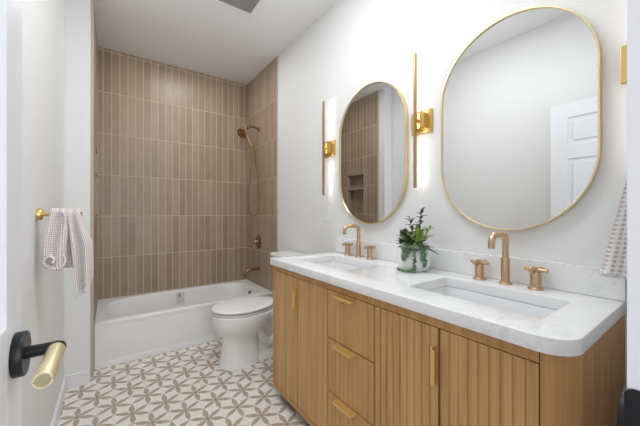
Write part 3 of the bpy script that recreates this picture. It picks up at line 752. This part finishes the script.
def front(t, s_):
    # puffy bunched fold: over the peg, down, then rolled under at the bottom
    xl = -0.205 - 0.022*math.sin(min(1, t*1.25)*PI*0.55); xr_ = -0.158 + 0.004*math.sin(t*5); x = xl+(xr_-xl)*s_
    if t < 0.10: a = 1.2-(t/0.10)*(1.2+PI/2); y = PY+0.024*math.sin(a); z = PZ+0.024*math.cos(a)
    elif t < 0.80: k = (t-0.10)/0.70; y = PY-0.024-0.022*math.sin(k*PI*0.6); z = PZ-0.205*k
    else: a = (t-0.80)/0.20*PI*1.1; y = PY-0.024-0.021+0.018*(1-math.cos(a)); z = PZ-0.205-0.022*math.sin(a)
    y -= 0.011*math.sin(s_*PI*2.6+0.4+t*2.5)*min(1, 0.3+t*2)
    return (x, y, z + 0.012*math.sin(s_*PI)*(-1 if t > 0.1 else 0)*t)
obj('front_fold', cloth(sheet(56, 22, front), 0.006), TOWA, tw)
o = obj('loop', cloth(ribbon(L([(-.172, 1.195), (-.158, 1.170), (-.166, 1.10), (-.170, 1.03), (-.158, .985), (-.172, .955), (-.205, .957), (-.222, .985), (-.205, 1.01), (-.185, .995), (-.190, .978)]), 0.03, 0.085, -0.03, 1.0, n=80, amp=0.004, lean=(0.006, 0.01)), 0.008), TOWA, tw)
# tail: pleated sheet falling over the peg's end, facing the room
def tail():
    rows = []; n, m = 44, 26
    for i in range(n+1):
        t = i/n
        # arc over the peg then straight fall
        if t < 0.14:
            a = PI/2+0.9-(t/0.14)*2.2; yy = PY - 0.004 - 0.020*math.cos(a)*-1; zz = PZ+0.006+0.022*math.sin(a)
            yy = PY - 0.022*math.cos(PI/2+0.9-(t/0.14)*(0.9+PI/2)); zz = PZ + 0.022*math.sin(PI/2+0.9-(t/0.14)*(0.9+PI/2))
            yy = PY + (PY-yy)
            yy = PY + 0.022*math.sin(0.9 - (t/0.14)*(0.9+PI/2)); zz = PZ + 0.022*math.cos(0.9-(t/0.14)*(0.9+PI/2))
            k = 0.0
        else:
            k = (t-0.14)/0.86; yy = PY-0.022-0.012*k; zz = PZ-0.34*k
        xl = -0.158+0.036*k**0.8; xr_ = -0.112+0.045*min(1, k*2.2)
        row = []
        for j in range(m+1):
            s = j/m; x = xl+(xr_-xl)*s; cut = 1.0-0.20*s*s
            z = PZ-(PZ-zz)*cut if k > 0 else zz
            row.append((x, yy-0.013*math.sin(s*PI*3.2+0.6+k*1.2)*min(1, 0.3+k*2), z+0.004*math.sin(s*9)))
        rows.append(row)
    return rows
T = tail(); obj('tail', cloth(T, 0.005), TOWA, tw)
def fringe(edge, ln, n, dirv=(0, 0, -1), r=0.0016):
    bm = bmesh.new(); E_ = [Vector(p) for p in edge]; rnd = random.Random(3)
    for k in range(n):
        t = k/(n-1)*(len(E_)-1); i = min(int(t), len(E_)-2); p = E_[i].lerp(E_[i+1], t-i); d = Vector(dirv)*ln*rnd.uniform(.8, 1.1)
        tube(bm, [p-d*0.15, p+d*0.5+Vector((rnd.uniform(-.003, .003),)*2+(0,)), p+d+Vector((rnd.uniform(-.004, .004),)*2+(0,))], [r, r*1.1, r*0.7], 5)
    return bm
f_ = obj('fringe', fringe(T[-1], 0.024, 22), FRG, tw, True)
# back half of the towel hanging behind the peg
rows = []
for i in range(25):
    t = i/24; row = []
    for j in range(17):
        s = j/16; row.append((-0.185+0.075*s+0.01*t, PY+0.026+0.008*math.sin(s*9+t*2), PZ-0.002-0.235*t-0.01*s))
    rows.append(row)
obj('back_fall', cloth(rows, 0.005), TOWA, tw)

# peg and waffle towel at the near end of the vanity wall
QY, QZ = 0.135, 1.345
pg2 = thing('towel_peg', 'brass towel peg hidden under the waffle towel by the door edge', 'towel peg', (W, QY, QZ))
sub('mount', lathe(bmesh.new(), (W, QY, QZ), [(0.0255, 0), (0.0255, -0.016), (0.024, -0.018)], 'x', 32), GOLD, pg2)
sub('peg', tube(bmesh.new(), [(W-0.016, QY, QZ), (W-0.115, QY, QZ)], 0.0085, 20), GOLD, pg2)
tw2 = thing('hand_towel', 'beige and white waffle towel hanging beside the nearer mirror', 'towel', (W-0.05, QY, QZ))
def drape():
    rows = []; n, m = 40, 30
    for i in range(n+1):
        t = i/n; hw = 0.020+0.040*min(1, t*12)**0.5+0.057*t; row = []
        for j in range(m+1):
            s = j/m*2-1
            y = QY + s*hw - 0.012*(1-t); 
            if y < 0.094: y = 0.094 + (y-0.094)*0.02
            x = W-0.062+0.016*math.cos(s*9+t*1.5)*min(1, 0.2+t) - 0.012*(1-abs(s))
            z = QZ+0.012-0.018*s*s*(1-t) - t*0.380 + 0.012*s*t
            row.append((x, y, z))
        rows.append(row)
    return rows
T2 = drape(); obj('towel_body', cloth(T2, 0.006), TOWB, tw2)
obj('fringe', fringe([p for p in T2[-1] if p[1] > 0.095], 0.014, 44, (0, 0, -1), 0.0026), FRG, tw2, True)

# ---------------------------------------------------------------- plant
PX, PYc, PB = 1.262, 0.945, 0.8905
pot = thing('potted_plant', 'leafy succulent arrangement trailing from a white vase on the countertop', 'plant', (PX, PYc, PB))
sub('vase', lathe(bmesh.new(), (PX, PYc, PB), [(0.060, 0), (0.070, 0.004), (0.079, 0.03), (0.081, 0.065), (0.074, 0.105), (0.060, 0.128), (0.057, 0.131), (0.053, 0.128), (0.062, 0.10), (0.02, 0.10)], 'z', 40), VASE, pot, True, 60)
sub('soil', lathe(bmesh.new(), (PX, PYc, PB+0.102), [(0.055, 0), (0.05, 0.008), (0.01, 0.012)], 'z', 24), SOIL, pot)
def leaf(bm, base, d, ln, wd, bend=0.3, n=7, fold=0.25):
    d = Vector(d).normalized(); side = d.cross(Vector((0, 0, 1)));
    side = side.normalized() if side.length > 1e-3 else Vector((1, 0, 0)); up = side.cross(d).normalized()
    p = Vector(base); rows = []
    for i in range(n+1):
        t = i/n; ww = wd*math.sin(PI*min(1, 0.06+t*0.94))**0.8*(1-0.15*t)
        c = Vector(base) + d*ln*t - Vector((0, 0, 1))*bend*ln*t*t
        rows.append([c-side*ww/2+up*fold*ww*0.5, c, c+side*ww/2+up*fold*ww*0.5])
    th = up*0.0012; rings = [[r[0], r[1]-th, r[2], r[1]+th] for r in rows]; loft(bm, rings)
rn = random.Random(11)
def tuft(name, mat, cx, cy, cz, num, ln, wd, elev, seed, label=None):
    r = random.Random(seed); bm = bmesh.new()
    for k in range(num):
        a = 2*PI*k/num+r.uniform(-.3, .3); e = r.uniform(*elev)
        leaf(bm, (cx, cy, cz), (math.cos(a)*math.cos(e), math.sin(a)*math.cos(e), math.sin(e)), ln*r.uniform(.75, 1.1), wd*r.uniform(.8, 1.1), r.uniform(0.05, .3))
    o = sub(name, bm, mat, pot, True, 60)
    if label: o['label'] = label
cx_, cy_, cz_ = PX, PYc, PB+0.115
tuft('rosette_leaves', LEAFP, cx_-0.015, cy_+0.035, cz_+0.035, 30, 0.078, 0.044, (0.0, 1.4), 2, 'dark purple-green succulent leaves')
tuft('rosette_leaves', LEAFD, cx_-0.015, cy_+0.0, cz_+0.0, 46, 0.092, 0.042, (0.0, 1.3), 3, 'dark green leaves')
tuft('rosette_leaves', LEAFL, cx_-0.01, cy_-0.032, cz_+0.015, 30, 0.115, 0.024, (0.5, 1.5), 4, 'bright green upright leaves')
tuft('rosette_leaves', LEAFD, cx_-0.01, cy_-0.03, cz_+0.005, 9, 0.098, 0.04, (-0.1, 0.3), 5, 'dark green leaves')
tuft('rosette_leaves', LEAFL, cx_-0.03, cy_+0.015, cz_+0.01, 16, 0.078, 0.03, (0.3, 1.3), 9, 'bright green leaves')
def sprig(pts, mat, n, ln, wd, seed):
    r = random.Random(seed); bm = bmesh.new(); c = catmull(pts, 24); tube(bm, c, [0.0018]*25, 6)
    for k in range(n):
        p = c[int(24*(0.35+0.65*k/(n-1)))]; a = k*2.4+r.uniform(-.4, .4); e = r.uniform(.3, .9)
        leaf(bm, p, (math.cos(a)*math.cos(e), math.sin(a)*math.cos(e), math.sin(e)), ln*r.uniform(.7, 1.1), wd, 0.2)
    return sub('sprig', fixn(bm), mat, pot, True, 60)
sprig([(cx_, cy_+0.01, cz_), (cx_, cy_+0.012, cz_+0.09), (cx_-.01, cy_+0.018, cz_+0.15)], LEAFD, 12, 0.042, 0.020, 1)
sprig([(cx_, cy_-0.03, cz_), (cx_, cy_-0.036, cz_+0.10), (cx_, cy_-0.048, cz_+0.185)], LEAFD, 14, 0.042, 0.020, 2)
sprig([(cx_, cy_-0.04, cz_), (cx_, cy_-0.07, cz_+0.07), (cx_-.01, cy_-0.10, cz_+0.10)], LEAFL, 8, 0.035, 0.016, 3)
def strand(pts, seed, n=60):
    r = random.Random(seed); bm = bmesh.new(); c = catmull(pts, n); tube(bm, c, [0.0015]*(n+1), 5)
    for p in c:
        for q in range(2):
            o_ = Vector((r.uniform(-.007, .004), r.uniform(-.0085, .0085), r.uniform(-.006, .006)))
            s = r.uniform(.0036, .0054); m = Matrix.Translation(p+o_) @ Matrix.Diagonal((s, s, s*0.8, 1))
            bmesh.ops.create_icosphere(bm, subdivisions=1, radius=1.0, matrix=m)
    return sub('trailing_strand', bm, LEAFS, pot, True, 80)
def over(a, r_, zs):   # strand leaving over the rim at angle a and following the vase side
    out = [(PX+0.03*math.cos(a), PYc+0.03*math.sin(a), PB+0.13)]
    for z, rr in zs: out.append((PX+rr*math.cos(a), PYc+rr*math.sin(a), PB+z))
    return out
def zs(*hs):
    out = []
    for h_ in hs:
        r_ = 0.062+(0.131-h_)*0.55 if h_ > 0.105 else 0.084 if h_ > 0.03 else 0.080
        out.append((h_, r_+0.010))
    return out
strand(over(math.radians(186), 0, zs(.136, .115, .09, .07, .055)), 1, 46)
strand(over(math.radians(198), 0, zs(.136, .112, .09, .075)), 7, 34)
a_ = math.radians(220)
strand(over(a_, 0, zs(.136, .11, .08, .05, .025, .012)) + [(PX-0.088, PYc-0.035, PB+0.010), (PX-0.097, PYc-0.01, PB+0.009), (PX-0.099, PYc+0.005, PB+0.011), (PX-0.096, PYc+0.018, PB+0.012)], 2, 96)
strand(over(math.radians(252), 0, zs(.136, .11, .08, .05, .03)), 3, 56)
strand(over(math.radians(243), 0, zs(.136, .11, .085, .06)), 4, 40)
